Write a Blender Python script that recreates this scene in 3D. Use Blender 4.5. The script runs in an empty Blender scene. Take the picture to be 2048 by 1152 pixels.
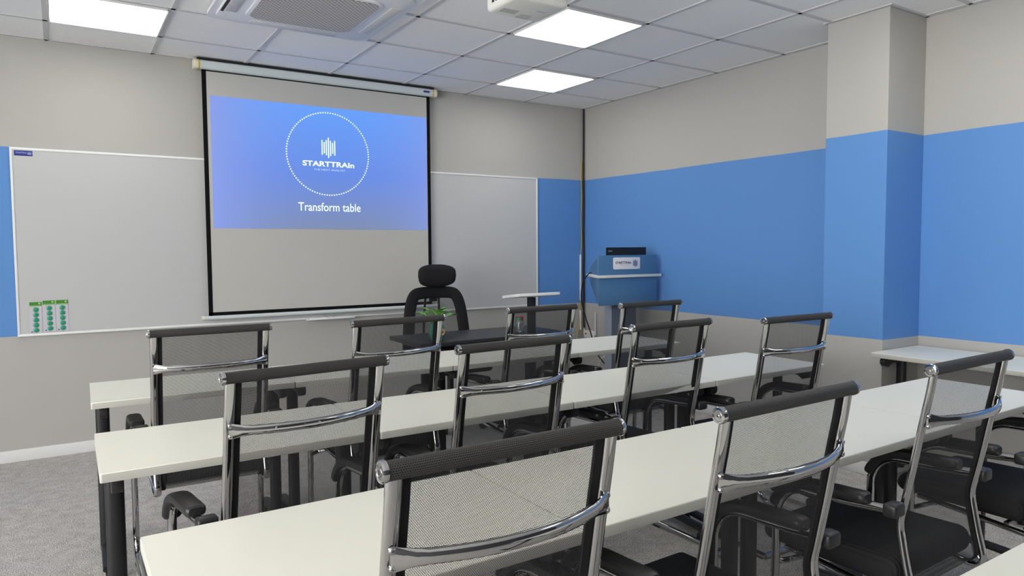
import bpy, bmesh, math, random
from mathutils import Vector, Matrix
C = bpy.context.scene.collection
PI = math.pi
random.seed(7)

# ------------------------------------------------------------------ camera, light, exposure
H = 2.648                       # ceiling height; x = 0 is the right wall, y = 0 the front wall
cam_d = bpy.data.cameras.new('camera'); cam = bpy.data.objects.new('camera', cam_d); C.objects.link(cam)
cam_d.sensor_width = 36; cam_d.lens = 1407.0 / 2048 * 36; cam_d.clip_start = 0.02
r_, u_, f_ = Vector((0.8411, -0.5409, -0.0061)), Vector((0.0360, 0.0447, 0.9984)), Vector((0.5399, 0.8399, -0.0571))
f_.normalize(); r_ = (r_ - f_ * r_.dot(f_)).normalized(); u_ = r_.cross(f_)
m = Matrix.Identity(4)
for i in range(3):
    m[i][0], m[i][1], m[i][2] = r_[i], u_[i], -f_[i]
m[0][3], m[1][3], m[2][3] = -4.285, -5.371, 1.329
cam.matrix_world = m
sc = bpy.context.scene
sc.camera = cam
sc.view_settings.view_transform = 'Standard'; sc.view_settings.look = 'None'
sc.view_settings.exposure = 0.16; sc.view_settings.gamma = 1.0
w = bpy.data.worlds.new('world'); sc.world = w; w.use_nodes = True
w.node_tree.nodes['Background'].inputs[0].default_value = (0.8, 0.85, 0.9, 1)
w.node_tree.nodes['Background'].inputs[1].default_value = 0.1
PANEL = 6.3                     # radiance of a ceiling panel
# unseen square lights added outside the view to brighten the room
for k, (x, y) in enumerate([(-1.0, -3.73), (-1.0, -4.92), (-1.6, -5.8), (-5.8, -3.1)]):
    ld = bpy.data.lights.new('added_fill_light', 'AREA'); ld.shape = 'SQUARE'; ld.size = 0.57
    ld.energy = PANEL * PI * 0.57 ** 2; ld.color = (1.0, 0.975, 0.92)
    lo = bpy.data.objects.new('added_fill_light', ld); lo.location = (x, y, H - 0.006); C.objects.link(lo)

# ------------------------------------------------------------------ materials
def mat(name, col, rough=0.5, metal=0.0, spec=0.5, emit=None, estr=1.0, noise=None, bump=None, coat=0.0):
    mt = bpy.data.materials.new(name); mt.use_nodes = True
    nt = mt.node_tree; b = nt.nodes['Principled BSDF']
    b.inputs['Base Color'].default_value = (*col, 1); b.inputs['Roughness'].default_value = rough
    b.inputs['Metallic'].default_value = metal; b.inputs['Specular IOR Level'].default_value = spec
    b.inputs['Coat Weight'].default_value = coat
    if emit:
        b.inputs['Emission Color'].default_value = (*emit, 1); b.inputs['Emission Strength'].default_value = estr
    tc = nt.nodes.new('ShaderNodeTexCoord')
    if noise:
        sc_, amt = noise
        n = nt.nodes.new('ShaderNodeTexNoise'); n.inputs['Scale'].default_value = sc_; n.inputs['Detail'].default_value = 4
        nt.links.new(tc.outputs['Object'], n.inputs['Vector'])
        mx = nt.nodes.new('ShaderNodeMix'); mx.data_type = 'RGBA'
        mx.inputs[6].default_value = (*[c * (1 - amt) for c in col], 1)
        mx.inputs[7].default_value = (*[min(1, c * (1 + amt)) for c in col], 1)
        nt.links.new(n.outputs[0], mx.inputs[0]); nt.links.new(mx.outputs[2], b.inputs['Base Color'])
    if bump:
        sc_, st, dist = bump
        n = nt.nodes.new('ShaderNodeTexNoise'); n.inputs['Scale'].default_value = sc_; n.inputs['Detail'].default_value = 3
        nt.links.new(tc.outputs['Object'], n.inputs['Vector'])
        bp = nt.nodes.new('ShaderNodeBump'); bp.inputs['Strength'].default_value = st; bp.inputs['Distance'].default_value = dist
        nt.links.new(n.outputs[0], bp.inputs['Height']); nt.links.new(bp.outputs[0], b.inputs['Normal'])
    return mt

def nmath(nt, op, a, b=None, c=None):
    n = nt.nodes.new('ShaderNodeMath'); n.operation = op
    for i, v in enumerate((a, b, c)):
        if v is None: continue
        if isinstance(v, (int, float)): n.inputs[i].default_value = v
        else: nt.links.new(v, n.inputs[i])
    return n.outputs[0]

GREY = (0.445, 0.437, 0.412); BLUE = (0.108, 0.27, 0.60)
def wall_mat():
    mt = mat('wall_paint', GREY, 0.55, spec=0.3, bump=(60, 0.06, 0.002))
    nt = mt.node_tree; b = nt.nodes['Principled BSDF']
    geo = nt.nodes.new('ShaderNodeNewGeometry'); sep = nt.nodes.new('ShaderNodeSeparateXYZ')
    nt.links.new(geo.outputs['Position'], sep.inputs[0])
    n = nt.nodes.new('ShaderNodeTexNoise'); n.inputs['Scale'].default_value = 2.2; n.inputs['Detail'].default_value = 2
    nt.links.new(geo.outputs['Position'], n.inputs['Vector'])
    z = nmath(nt, 'ADD', sep.outputs[2], nmath(nt, 'MULTIPLY', nmath(nt, 'SUBTRACT', n.outputs[0], 0.5), 0.012))
    a = nmath(nt, 'MULTIPLY', nmath(nt, 'GREATER_THAN', z, 0.793), nmath(nt, 'LESS_THAN', z, 1.972))
    mx = nt.nodes.new('ShaderNodeMix'); mx.data_type = 'RGBA'
    mx.inputs[6].default_value = (*GREY, 1); mx.inputs[7].default_value = (*BLUE, 1)
    nt.links.new(a, mx.inputs[0]); nt.links.new(mx.outputs[2], b.inputs['Base Color'])
    return mt

def carpet_mat():
    mt = mat('carpet', (0.3, 0.29, 0.28), 0.95, spec=0.1)
    nt = mt.node_tree; b = nt.nodes['Principled BSDF']
    geo = nt.nodes.new('ShaderNodeNewGeometry')
    n1 = nt.nodes.new('ShaderNodeTexNoise'); n1.inputs['Scale'].default_value = 170; n1.inputs['Detail'].default_value = 3
    n2 = nt.nodes.new('ShaderNodeTexNoise'); n2.inputs['Scale'].default_value = 18; n2.inputs['Detail'].default_value = 4
    for n in (n1, n2): nt.links.new(geo.outputs['Position'], n.inputs['Vector'])
    v = nmath(nt, 'ADD', nmath(nt, 'MULTIPLY', n1.outputs[0], 0.8), nmath(nt, 'MULTIPLY', n2.outputs[0], 0.2))
    cr = nt.nodes.new('ShaderNodeValToRGB')
    cr.color_ramp.elements[0].position = 0.36; cr.color_ramp.elements[0].color = (0.25, 0.240, 0.225, 1)
    cr.color_ramp.elements[1].position = 0.64; cr.color_ramp.elements[1].color = (0.74, 0.715, 0.675, 1)
    nt.links.new(v, cr.inputs[0]); nt.links.new(cr.outputs[0], b.inputs['Base Color'])
    bp = nt.nodes.new('ShaderNodeBump'); bp.inputs['Strength'].default_value = 0.7; bp.inputs['Distance'].default_value = 0.006
    nt.links.new(n1.outputs[0], bp.inputs['Height']); nt.links.new(bp.outputs[0], b.inputs['Normal'])
    return mt

def weave_nodes(nt, pu, pv, hu, hv):
    """staggered rows of open cells in UV metres: 1 = hole"""
    uv = nt.nodes.new('ShaderNodeUVMap'); sep = nt.nodes.new('ShaderNodeSeparateXYZ'); nt.links.new(uv.outputs[0], sep.inputs[0])
    v = nmath(nt, 'DIVIDE', sep.outputs[1], pv)
    row = nmath(nt, 'FLOOR', v)
    u = nmath(nt, 'ADD', nmath(nt, 'DIVIDE', sep.outputs[0], pu), nmath(nt, 'MULTIPLY', nmath(nt, 'FLOORED_MODULO', row, 2.0), 0.5))
    du = nmath(nt, 'DIVIDE', nmath(nt, 'ABSOLUTE', nmath(nt, 'SUBTRACT', nmath(nt, 'FRACT', u), 0.5)), hu / 2)
    dv = nmath(nt, 'DIVIDE', nmath(nt, 'ABSOLUTE', nmath(nt, 'SUBTRACT', nmath(nt, 'FRACT', v), 0.5)), hv / 2)
    r = nmath(nt, 'ADD', nmath(nt, 'POWER', du, 3.0), nmath(nt, 'POWER', dv, 3.0))
    return nmath(nt, 'LESS_THAN', r, 1.0)

def mesh_mat():
    mt = mat('black_mesh_fabric', (0.03, 0.03, 0.032), 0.6, spec=0.3)
    nt = mt.node_tree; b = nt.nodes['Principled BSDF']; out = nt.nodes['Material Output']
    hole = weave_nodes(nt, 0.0036, 0.0024, 0.80, 0.72)
    tr = nt.nodes.new('ShaderNodeBsdfTransparent'); mix = nt.nodes.new('ShaderNodeMixShader')
    nt.links.new(hole, mix.inputs[0]); nt.links.new(b.outputs[0], mix.inputs[1]); nt.links.new(tr.outputs[0], mix.inputs[2])
    nt.links.new(mix.outputs[0], out.inputs[0])
    return mt

def roll_mat():
    mt = mat('black_mesh_roll', (0.035, 0.035, 0.036), 0.55, spec=0.35)
    nt = mt.node_tree; b = nt.nodes['Principled BSDF']
    hole = weave_nodes(nt, 0.0040, 0.0036, 0.72, 0.66)
    mx = nt.nodes.new('ShaderNodeMix'); mx.data_type = 'RGBA'
    mx.inputs[6].default_value = (0.060, 0.058, 0.055, 1); mx.inputs[7].default_value = (0.010, 0.010, 0.011, 1)
    nt.links.new(hole, mx.inputs[0]); nt.links.new(mx.outputs[2], b.inputs['Base Color'])
    bp = nt.nodes.new('ShaderNodeBump'); bp.inputs['Strength'].default_value = 0.5; bp.inputs['Distance'].default_value = 0.001; bp.invert = True
    nt.links.new(hole, bp.inputs['Height']); nt.links.new(bp.outputs[0], b.inputs['Normal'])
    return mt

def seat_mat():
    mt = mat('black_ribbed_fabric', (0.018, 0.018, 0.019), 0.75, spec=0.25)
    nt = mt.node_tree; b = nt.nodes['Principled BSDF']
    tc = nt.nodes.new('ShaderNodeTexCoord'); wv = nt.nodes.new('ShaderNodeTexWave'); wv.inputs['Scale'].default_value = 28
    wv.inputs['Distortion'].default_value = 0.4; wv.bands_direction = 'X'
    nt.links.new(tc.outputs['Object'], wv.inputs['Vector'])
    bp = nt.nodes.new('ShaderNodeBump'); bp.inputs['Strength'].default_value = 0.6; bp.inputs['Distance'].default_value = 0.003
    nt.links.new(wv.outputs[1], bp.inputs['Height']); nt.links.new(bp.outputs[0], b.inputs['Normal'])
    return mt

def grille_mat():
    mt = mat('intake_grille_mesh', (0.5, 0.48, 0.45), 0.5)
    nt = mt.node_tree; b = nt.nodes['Principled BSDF']
    hole = weave_nodes(nt, 0.030, 0.0150, 0.74, 0.62)
    mx = nt.nodes.new('ShaderNodeMix'); mx.data_type = 'RGBA'
    mx.inputs[6].default_value = (0.66, 0.61, 0.54, 1); mx.inputs[7].default_value = (0.19, 0.17, 0.145, 1)
    nt.links.new(hole, mx.inputs[0]); nt.links.new(mx.outputs[2], b.inputs['Base Color'])
    return mt

def slide_mat():
    mt = bpy.data.materials.new('projected_blue_slide'); mt.use_nodes = True
    nt = mt.node_tree; b = nt.nodes['Principled BSDF']; b.inputs['Base Color'].default_value = (0.05, 0.05, 0.06, 1); b.inputs['Roughness'].default_value = 0.8
    b.inputs['Specular IOR Level'].default_value = 0.1
    uv = nt.nodes.new('ShaderNodeUVMap'); sep = nt.nodes.new('ShaderNodeSeparateXYZ'); nt.links.new(uv.outputs[0], sep.inputs[0])
    cr = nt.nodes.new('ShaderNodeValToRGB'); e = cr.color_ramp.elements
    e[0].position = 0.0; e[0].color = (0.185, 0.25, 0.42, 1)
    e[1].position = 1.0; e[1].color = (0.115, 0.335, 0.95, 1)
    k = e.new(0.45); k.color = (0.115, 0.245, 0.76, 1)
    nt.links.new(sep.outputs[1], cr.inputs[0])
    cx = nmath(nt, 'POWER', nmath(nt, 'MULTIPLY', nmath(nt, 'ABSOLUTE', nmath(nt, 'SUBTRACT', sep.outputs[0], 0.55)), 1.85), 2.5)
    mx = nt.nodes.new('ShaderNodeMix'); mx.data_type = 'RGBA'; mx.inputs[7].default_value = (0.22, 0.32, 0.78, 1)
    nt.links.new(cx, mx.inputs[0]); nt.links.new(cr.outputs[0], mx.inputs[6])
    nt.links.new(mx.outputs[2], b.inputs['Emission Color']); b.inputs['Emission Strength'].default_value = 0.88
    return mt

M = dict(
    wall=wall_mat(), darkwall=mat('charcoal_for_reflections', (0.06, 0.062, 0.068), 0.6), carpet=carpet_mat(),
    tile=mat('ceiling_tile', (0.91, 0.91, 0.905), 0.9, spec=0.1, noise=(40, 0.03), bump=(300, 0.1, 0.001)),
    tbar=mat('ceiling_grid_metal', (0.58, 0.585, 0.60), 0.5),
    white=mat('white_paint', (0.74, 0.74, 0.73), 0.45),
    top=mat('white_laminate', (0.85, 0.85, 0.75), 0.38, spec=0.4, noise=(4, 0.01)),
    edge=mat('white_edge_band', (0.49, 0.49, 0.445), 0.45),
    blackm=mat('black_powder_coat', (0.012, 0.012, 0.014), 0.45, spec=0.4),
    blackp=mat('black_plastic', (0.016, 0.016, 0.017), 0.4, spec=0.45),
    chrome=mat('chrome', (0.48, 0.48, 0.485), 0.06, metal=1.0),
    mesh=mesh_mat(), roll=roll_mat(), seat=seat_mat(),
    hem=mat('black_hem_tape', (0.012, 0.012, 0.013), 0.7, spec=0.2),
    board=mat('whiteboard_enamel', (0.53, 0.54, 0.54), 0.25, spec=0.4),
    boardframe=mat('white_aluminium_trim', (0.78, 0.79, 0.78), 0.35),
    screen=mat('matte_screen_fabric', (0.52, 0.515, 0.485), 0.9, spec=0.1, noise=(3, 0.02)),
    screenblack=mat('screen_black_border', (0.006, 0.006, 0.007), 0.8, spec=0.1),
    casing=mat('pale_green_white_metal', (0.62, 0.68, 0.68), 0.4),
    cream=mat('cream_plastic', (0.78, 0.74, 0.58), 0.45),
    yellow=mat('yellow_tape', (0.62, 0.42, 0.05), 0.5),
    slide=slide_mat(),
    glow=mat('projected_white', (0.5, 0.5, 0.5), 0.8, emit=(0.78, 0.95, 1.0), estr=0.75),
    faint=mat('projected_pale_blue', (0.3, 0.3, 0.35), 0.8, emit=(0.38, 0.52, 0.92), estr=0.9),
    fill_glow=mat('daylit_window_glass', (0.5, 0.5, 0.5), 0.3, emit=(1.0, 0.985, 0.96), estr=10.0),  # emission of the added fill pane
    panel=mat('lit_diffuser', (0.9, 0.9, 0.9), 0.6, emit=(1.0, 0.975, 0.92), estr=PANEL),
    podium=mat('blue_grey_laminate', (0.078, 0.20, 0.385), 0.42, noise=(30, 0.04)),
    podpost=mat('grey_blue_laminate', (0.10, 0.12, 0.155), 0.45),
    podside=mat('pale_grey_laminate', (0.30, 0.34, 0.40), 0.45),
    desk=mat('black_wood_desk', (0.022, 0.023, 0.028), 0.42, noise=(14, 0.2)),
    fabric=mat('black_fabric', (0.012, 0.012, 0.014), 0.75, spec=0.25, bump=(700, 0.2, 0.001)),
    laptop=mat('matte_black_lid', (0.006, 0.006, 0.007), 0.5),
    silver=mat('silver_mark', (0.35, 0.35, 0.36), 0.3, metal=0.7),
    sign=mat('white_sign_plate', (0.80, 0.80, 0.84), 0.35),
    navy=mat('navy_print', (0.03, 0.06, 0.22), 0.5),
    maroon=mat('dark_print', (0.10, 0.05, 0.10), 0.5),
    royal=mat('royal_blue_label', (0.018, 0.035, 0.25), 0.4),
    lilac=mat('pale_lilac_print', (0.50, 0.55, 0.85), 0.5),
    green=mat('bright_green_card', (0.05, 0.24, 0.02), 0.4),
    lime=mat('lime_print', (0.35, 0.62, 0.22), 0.5),
    card=mat('pale_lilac_card', (0.56, 0.55, 0.61), 0.4),
    magnet=mat('teal_green_plastic', (0.02, 0.30, 0.17), 0.3),
    leaf=mat('green_leaf', (0.13, 0.36, 0.05), 0.45, noise=(50, 0.35)),
    stem=mat('green_stem', (0.12, 0.30, 0.06), 0.5),
    teal=mat('teal_glazed_glass', (0.01, 0.17, 0.12), 0.12, spec=0.6, coat=0.5),
    tan=mat('tan_sticker', (0.62, 0.42, 0.17), 0.6),
    brownp=mat('brown_print', (0.12, 0.06, 0.03), 0.6),
    red=mat('red_plastic', (0.42, 0.02, 0.03), 0.35),
    cablek=mat('black_cable', (0.012, 0.012, 0.013), 0.5),
    cabley=mat('yellow_cable', (0.62, 0.42, 0.04), 0.5),
    grille=grille_mat(), acwhite=mat('ac_white_plastic', (0.76, 0.78, 0.82), 0.4),
    acgrey=mat('ac_louver_plastic', (0.60, 0.60, 0.58), 0.45), dark=mat('dark_recess', (0.02, 0.02, 0.02), 0.8),
    projw=mat('projector_white_plastic', (0.74, 0.74, 0.70), 0.4), projg=mat('projector_grey_label', (0.5, 0.5, 0.49), 0.5),
)
def glass_mat():
    mt = bpy.data.materials.new('clear_jar_glass'); mt.use_nodes = True; b = mt.node_tree.nodes['Principled BSDF']
    b.inputs['Base Color'].default_value = (0.9, 0.93, 0.93, 1); b.inputs['Roughness'].default_value = 0.05; b.inputs['Transmission Weight'].default_value = 0.95
    return mt
M['glass'] = glass_mat()

# ------------------------------------------------------------------ mesh helpers
def box(bm, x0, x1, y0, y1, z0, z1, bev=0.0, seg=2):
    b2 = bmesh.new(); bmesh.ops.create_cube(b2, size=1)
    for v in b2.verts: v.co = Vector(((x0 + x1) / 2 + v.co.x * (x1 - x0), (y0 + y1) / 2 + v.co.y * (y1 - y0), (z0 + z1) / 2 + v.co.z * (z1 - z0)))
    if bev: bmesh.ops.bevel(b2, geom=b2.edges[:], offset=bev, segments=seg, profile=0.5, affect='EDGES')
    merge(bm, b2)

def merge(bm, b2, mtx=None):
    if mtx is not None: b2.transform(mtx)
    me = bpy.data.meshes.new('tmp'); b2.to_mesh(me); b2.free(); bm.from_mesh(me); bpy.data.meshes.remove(me)

def cyl(bm, p0, p1, r, n=20, r2=None):
    p0, p1 = Vector(p0), Vector(p1); d = p1 - p0
    b2 = bmesh.new(); bmesh.ops.create_cone(b2, cap_ends=True, segments=n, radius1=r, radius2=r if r2 is None else r2, depth=d.length)
    merge(bm, b2, Matrix.Translation((p0 + p1) / 2) @ d.to_track_quat('Z', 'Y').to_matrix().to_4x4())

def arc(c, r, a0, a1, n=8):
    """points (y,z) on an arc, degrees"""
    return [(c[0] + r * math.cos(math.radians(a0 + (a1 - a0) * i / n)), c[1] + r * math.sin(math.radians(a0 + (a1 - a0) * i / n))) for i in range(n + 1)]

def smooth_path(pts, sub=6):
    """Catmull-Rom through points"""
    P = [Vector(p) for p in pts]; P = [2 * P[0] - P[1]] + P + [2 * P[-1] - P[-2]]
    out = []
    for i in range(1, len(P) - 2):
        for k in range(sub):
            t = k / sub
            out.append(0.5 * ((2 * P[i]) + (P[i + 1] - P[i - 1]) * t + (2 * P[i - 1] - 5 * P[i] + 4 * P[i + 1] - P[i + 2]) * t * t + (3 * P[i] - P[i - 1] - 3 * P[i + 1] + P[i + 2]) * t ** 3))
    out.append(P[-2]); return out

def ell(a, b, n=14, pw=2.0):
    s = []
    for i in range(n):
        t = 2 * PI * i / n; c, d = math.cos(t), math.sin(t)
        s.append((a * math.copysign(abs(c) ** (2 / pw), c), b * math.copysign(abs(d) ** (2 / pw), d)))
    return s

def sweep(bm, path, sec, side=None, scale=None, closed=False):
    """sweep section (s along side axis, t along normal) on a path; side fixed axis if given"""
    P = [Vector(p) for p in path]; n = len(P); rings = []
    prev = None
    for i in range(n):
        if closed: t = P[(i + 1) % n] - P[i - 1]
        else: t = P[min(i + 1, n - 1)] - P[max(i - 1, 0)]
        t.normalize()
        if side is not None: s = Vector(side); s = (s - t * s.dot(t)).normalized()
        else:
            if prev is None:
                s = t.orthogonal().normalized()
            else: s = (prev - t * prev.dot(t)).normalized()
            prev = s
        nn = t.cross(s)
        k = 1.0 if scale is None else scale[i]
        rings.append([bm.verts.new(P[i] + s * a * k + nn * b * k) for a, b in sec])
    m_ = len(sec)
    for i in range(n if closed else n - 1):
        A, B = rings[i], rings[(i + 1) % n]
        for j in range(m_): bm.faces.new((A[j], A[(j + 1) % m_], B[(j + 1) % m_], B[j]))
    if not closed:
        bm.faces.new(rings[0][::-1]); bm.faces.new(rings[-1])

def tube(bm, pts, r, n=10, sub=6):
    sweep(bm, smooth_path(pts, sub) if sub else pts, ell(r, r, n))

def prism(bm, poly, axis, a, b, bev=0.0):
    """extrude 2D polygon along axis: poly in the other two axes (order x<y<z)"""
    b2 = bmesh.new()
    def P(q, t): return {'x': (t, q[0], q[1]), 'y': (q[0], t, q[1]), 'z': (q[0], q[1], t)}[axis]
    A = [b2.verts.new(P(q, a)) for q in poly]; B = [b2.verts.new(P(q, b)) for q in poly]; n = len(poly)
    b2.faces.new(A); b2.faces.new(B[::-1])
    for i in range(n): b2.faces.new((A[i], B[i], B[(i + 1) % n], A[(i + 1) % n]))
    bmesh.ops.recalc_face_normals(b2, faces=b2.faces[:])
    if bev: bmesh.ops.bevel(b2, geom=b2.edges[:], offset=bev, segments=2, profile=0.5, affect='EDGES')
    merge(bm, b2)

def rrect(w, h, r, n=5, cx=0, cy=0):
    out = []
    for sx, sy, a0 in ((1, 1, 0), (-1, 1, 90), (-1, -1, 180), (1, -1, 270)):
        for i in range(n + 1):
            a = math.radians(a0 + 90 * i / n)
            out.append((cx + sx * (w / 2 - r) + r * math.cos(a), cy + sy * (h / 2 - r) + r * math.sin(a)))
    return out

def lathe(bm, prof, n=28, at=(0, 0, 0)):
    rings = []
    for r, z in prof:
        rings.append([bm.verts.new((at[0] + r * math.cos(2 * PI * i / n), at[1] + r * math.sin(2 * PI * i / n), at[2] + z)) for i in range(n)])
    for A, B in zip(rings, rings[1:]):
        for j in range(n): bm.faces.new((A[j], A[(j + 1) % n], B[(j + 1) % n], B[j]))
    bm.faces.new(rings[0][::-1]); bm.faces.new(rings[-1])

def obj(name, bm, m_, parent=None, fix=True, loc=None):
    if fix: bmesh.ops.recalc_face_normals(bm, faces=bm.faces[:])
    me = bpy.data.meshes.new(name); bm.to_mesh(me); bm.free()
    me.polygons.foreach_set('use_smooth', [True] * len(me.polygons)); me.set_sharp_from_angle(angle=math.radians(38))
    me.materials.append(M[m_]); o = bpy.data.objects.new(name, me); C.objects.link(o)
    if parent is not None: o.parent = parent
    if loc: o.location = loc
    return o

def tag(o, label, cat, group=None, kind=None):
    o['label'] = label
    o['category'] = cat
    if group: o['group'] = group
    if kind: o['kind'] = kind
    return o

def thing(name, label, cat, loc=(0, 0, 0), rotz=0.0, group=None):
    o = bpy.data.objects.new(name, None); C.objects.link(o); o.location = loc; o.rotation_euler = (0, 0, rotz); o.empty_display_size = 0.1
    return tag(o, label, cat, group)

def struct(name, bm, m_, parent=None):
    o = obj(name, bm, m_, parent)
    o['kind'] = 'structure'
    return o

def dup(root, loc, rotz, label, group=None):
    r = root.copy(); C.objects.link(r); r.location = loc; r.rotation_euler = (0, 0, rotz); r['label'] = label
    if group: r['group'] = group
    for ch in list(root.children):
        c = ch.copy(); C.objects.link(c); c.parent = r
        for g in ch.children:
            d = g.copy(); C.objects.link(d); d.parent = c
    return r

def text_bm(body, width, height, bold=0.0, ext=0.0008):
    """text mesh centred on origin in the XZ plane, facing -Y"""
    cu = bpy.data.curves.new('t', 'FONT'); cu.body = body; cu.size = 1; cu.offset = bold; cu.resolution_u = 4
    o = bpy.data.objects.new('t', cu); C.objects.link(o); bpy.context.view_layer.update()
    dg = bpy.context.evaluated_depsgraph_get(); me = bpy.data.meshes.new_from_object(o.evaluated_get(dg))
    bm = bmesh.new(); bm.from_mesh(me); bpy.data.objects.remove(o); bpy.data.meshes.remove(me); bpy.data.curves.remove(cu)
    xs = [v.co.x for v in bm.verts]; ys = [v.co.y for v in bm.verts]
    cx, cy = (min(xs) + max(xs)) / 2, (min(ys) + max(ys)) / 2; sx = width / (max(xs) - min(xs)); sy = height / (max(ys) - min(ys))
    for v in bm.verts: v.co = Vector(((v.co.x - cx) * sx, 0, (v.co.y - cy) * sy))
    r = bmesh.ops.extrude_face_region(bm, geom=bm.faces[:])
    for g in r['geom']:
        if isinstance(g, bmesh.types.BMVert): g.co.y -= ext
    return bm

def shift(bm, x, y, z):
    bmesh.ops.translate(bm, verts=bm.verts[:], vec=(x, y, z)); return bm

def bars_bm(w, h, ext=0.0008):
    """the seven-bar emblem, centred, in the XZ plane"""
    bm = bmesh.new(); p = w / 6.6
    for k, (hh, dz) in enumerate(((.73, 0), (.56, -.01), (.75, 0), (1.0, 0), (.75, -.02), (.54, -.01), (.73, 0))):
        x = (k - 3) * p
        prism(bm, rrect(p * 0.52, h * hh, p * 0.25, 3, x, dz * h), 'y', 0, -ext)
    return bm

# ------------------------------------------------------------------ the room
X0, Y0 = -8.2, -7.8
bm = bmesh.new(); box(bm, X0, 0, Y0, 0, -0.1, 0); struct('floor', bm, 'carpet')
bm = bmesh.new(); box(bm, X0 - .12, 0.12, 0, 0.12, -0.1, H + 0.1); struct('wall_front', bm, 'wall')
bm = bmesh.new(); box(bm, 0, 0.12, Y0, 0, -0.1, H + 0.1); struct('wall_right', bm, 'wall')
bm = bmesh.new(); box(bm, X0 - .12, X0, Y0, 0, -0.1, H + 0.1); struct('wall_left', bm, 'wall')
bm = bmesh.new(); box(bm, X0 - .12, 0.12, Y0 - .12, Y0, -0.1, H + 0.1); struct('wall_back', bm, 'darkwall')  # unseen back wall coloured charcoal to darken the chrome's reflections
PX, PY1, PY2 = -0.385, -2.80, -3.175
bm = bmesh.new(); box(bm, PX, 0, PY2, PY1, 0, H, 0.003, 1); struct('wall_pillar', bm, 'wall')
bm = bmesh.new(); box(bm, X0, 0, Y0, 0, H + 0.006, H + 0.1); struct('ceiling', bm, 'tile')
# ceiling grid
gx = [-4.305 - 0.6 * k for k in range(7)][::-1] + [-3.708, -3.119, -2.512, -1.902, -1.302, -0.693, -0.03]
gy = [-0.457 - 0.593 * k for k in range(13)]
bm = bmesh.new()
for x in gx: box(bm, x - 0.012, x + 0.012, Y0, 0, H, H + 0.0075)
for y in gy: box(bm, X0, 0, y - 0.012, y + 0.012, H, H + 0.0072)
for a in ((X0, 0, -0.022, 0), (X0, 0, Y0, Y0 + .022)): box(bm, a[0], a[1], a[2], a[3], H, H + .0078)
box(bm, -0.02, 0, Y0, 0, H - 0.001, H + .0078)
box(bm, PX - .018, PX, PY2 - .018, PY1 + .018, H - 0.001, H + .0078); box(bm, PX, 0, PY2 - .018, PY2, H - 0.001, H + .0078); box(bm, PX, 0, PY1, PY1 + .018, H - 0.001, H + .0078)
struct('trim_1', bm, 'tbar')
BH = 0.077
def base(name, x0, x1, y0, y1):
    bm = bmesh.new(); box(bm, x0, x1, y0, y1, 0, BH, 0.004, 2); struct(name, bm, 'white')
base('baseboard_front', X0, 0, -0.013, 0)
base('baseboard_right', -0.013, 0, PY1, -0.013)
base('baseboard_right_rear', -0.013, 0, Y0, PY2 - 0.013)
base('baseboard_pillar', PX - 0.013, PX, PY2 - 0.013, PY1 + 0.013)
base('baseboard_pillar_back', PX, 0, PY2 - 0.013, PY2)
base('baseboard_left', X0, X0 + .013, Y0, -0.013)

# glowing pane in a frame, added on the unseen left wall as fill light
def fill_window(n, x0, x1, y0, y1, z0, z1, flip):
    bm = bmesh.new()
    if flip: box(bm, x0, x1, y0, y0 + .05, z0, z1); box(bm, x0, x1, y1 - .05, y1, z0, z1); box(bm, x0, x1, (y0 + y1) / 2 - .025, (y0 + y1) / 2 + .025, z0, z1); box(bm, x0, x1, y0, y1, z0, z0 + .05); box(bm, x0, x1, y0, y1, z1 - .05, z1)
    else: box(bm, x0, x0 + .05, y0, y1, z0, z1); box(bm, x1 - .05, x1, y0, y1, z0, z1); box(bm, (x0 + x1) / 2 - .025, (x0 + x1) / 2 + .025, y0, y1, z0, z1); box(bm, x0, x1, y0, y1, z0, z0 + .05); box(bm, x0, x1, y0, y1, z1 - .05, z1)
    wf = struct('fill_window_%d' % n, bm, 'white')
    bm = bmesh.new()
    if flip: box(bm, x0 + .005, x1 - .02, y0 + .03, y1 - .03, z0 + .03, z1 - .03)
    else: box(bm, x0 + .03, x1 - .03, y0 + .005, y1 - .02, z0 + .03, z1 - .03)
    p = struct('fill_window_pane', bm, 'fill_glow', wf)
fill_window(1, X0, X0 + .05, -7.7, -3.0, 0.40, 2.50, True)

# lit ceiling panels in view
def panel(x0, x1, y0, y1, label):
    cx, cy = (x0 + x1) / 2, (y0 + y1) / 2
    t = thing('ceiling_light', label, 'light', (cx, cy, H), group='square ceiling light panels')
    hx, hy = (x1 - x0) / 2 - 0.013, (y1 - y0) / 2 - 0.013
    bm = bmesh.new(); path = [Vector((a, b, -0.002)) for a, b in rrect(2 * hx - .014, 2 * hy - .014, 0.012, 3)]
    sweep(bm, path, [(-.007, -.004), (.007, -.004), (.007, .004), (-.007, .004)], side=(0, 0, 1), closed=True); obj('frame', bm, 'white', t)
    bm = bmesh.new(); prism(bm, rrect(2 * hx - .02, 2 * hy - .02, 0.014), 'z', -0.005, 0.004); obj('diffuser', bm, 'panel', t)
panel(-4.305, -3.708, -1.05, -0.457, 'lit square ceiling panel at left, above the whiteboard end')
panel(-1.302, -0.693, -1.05, -0.457, 'lit square ceiling panel nearest the front right corner of the room')
panel(-1.902, -1.302, -2.236, -1.643, 'lit square ceiling panel partly behind the white projector')

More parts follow.
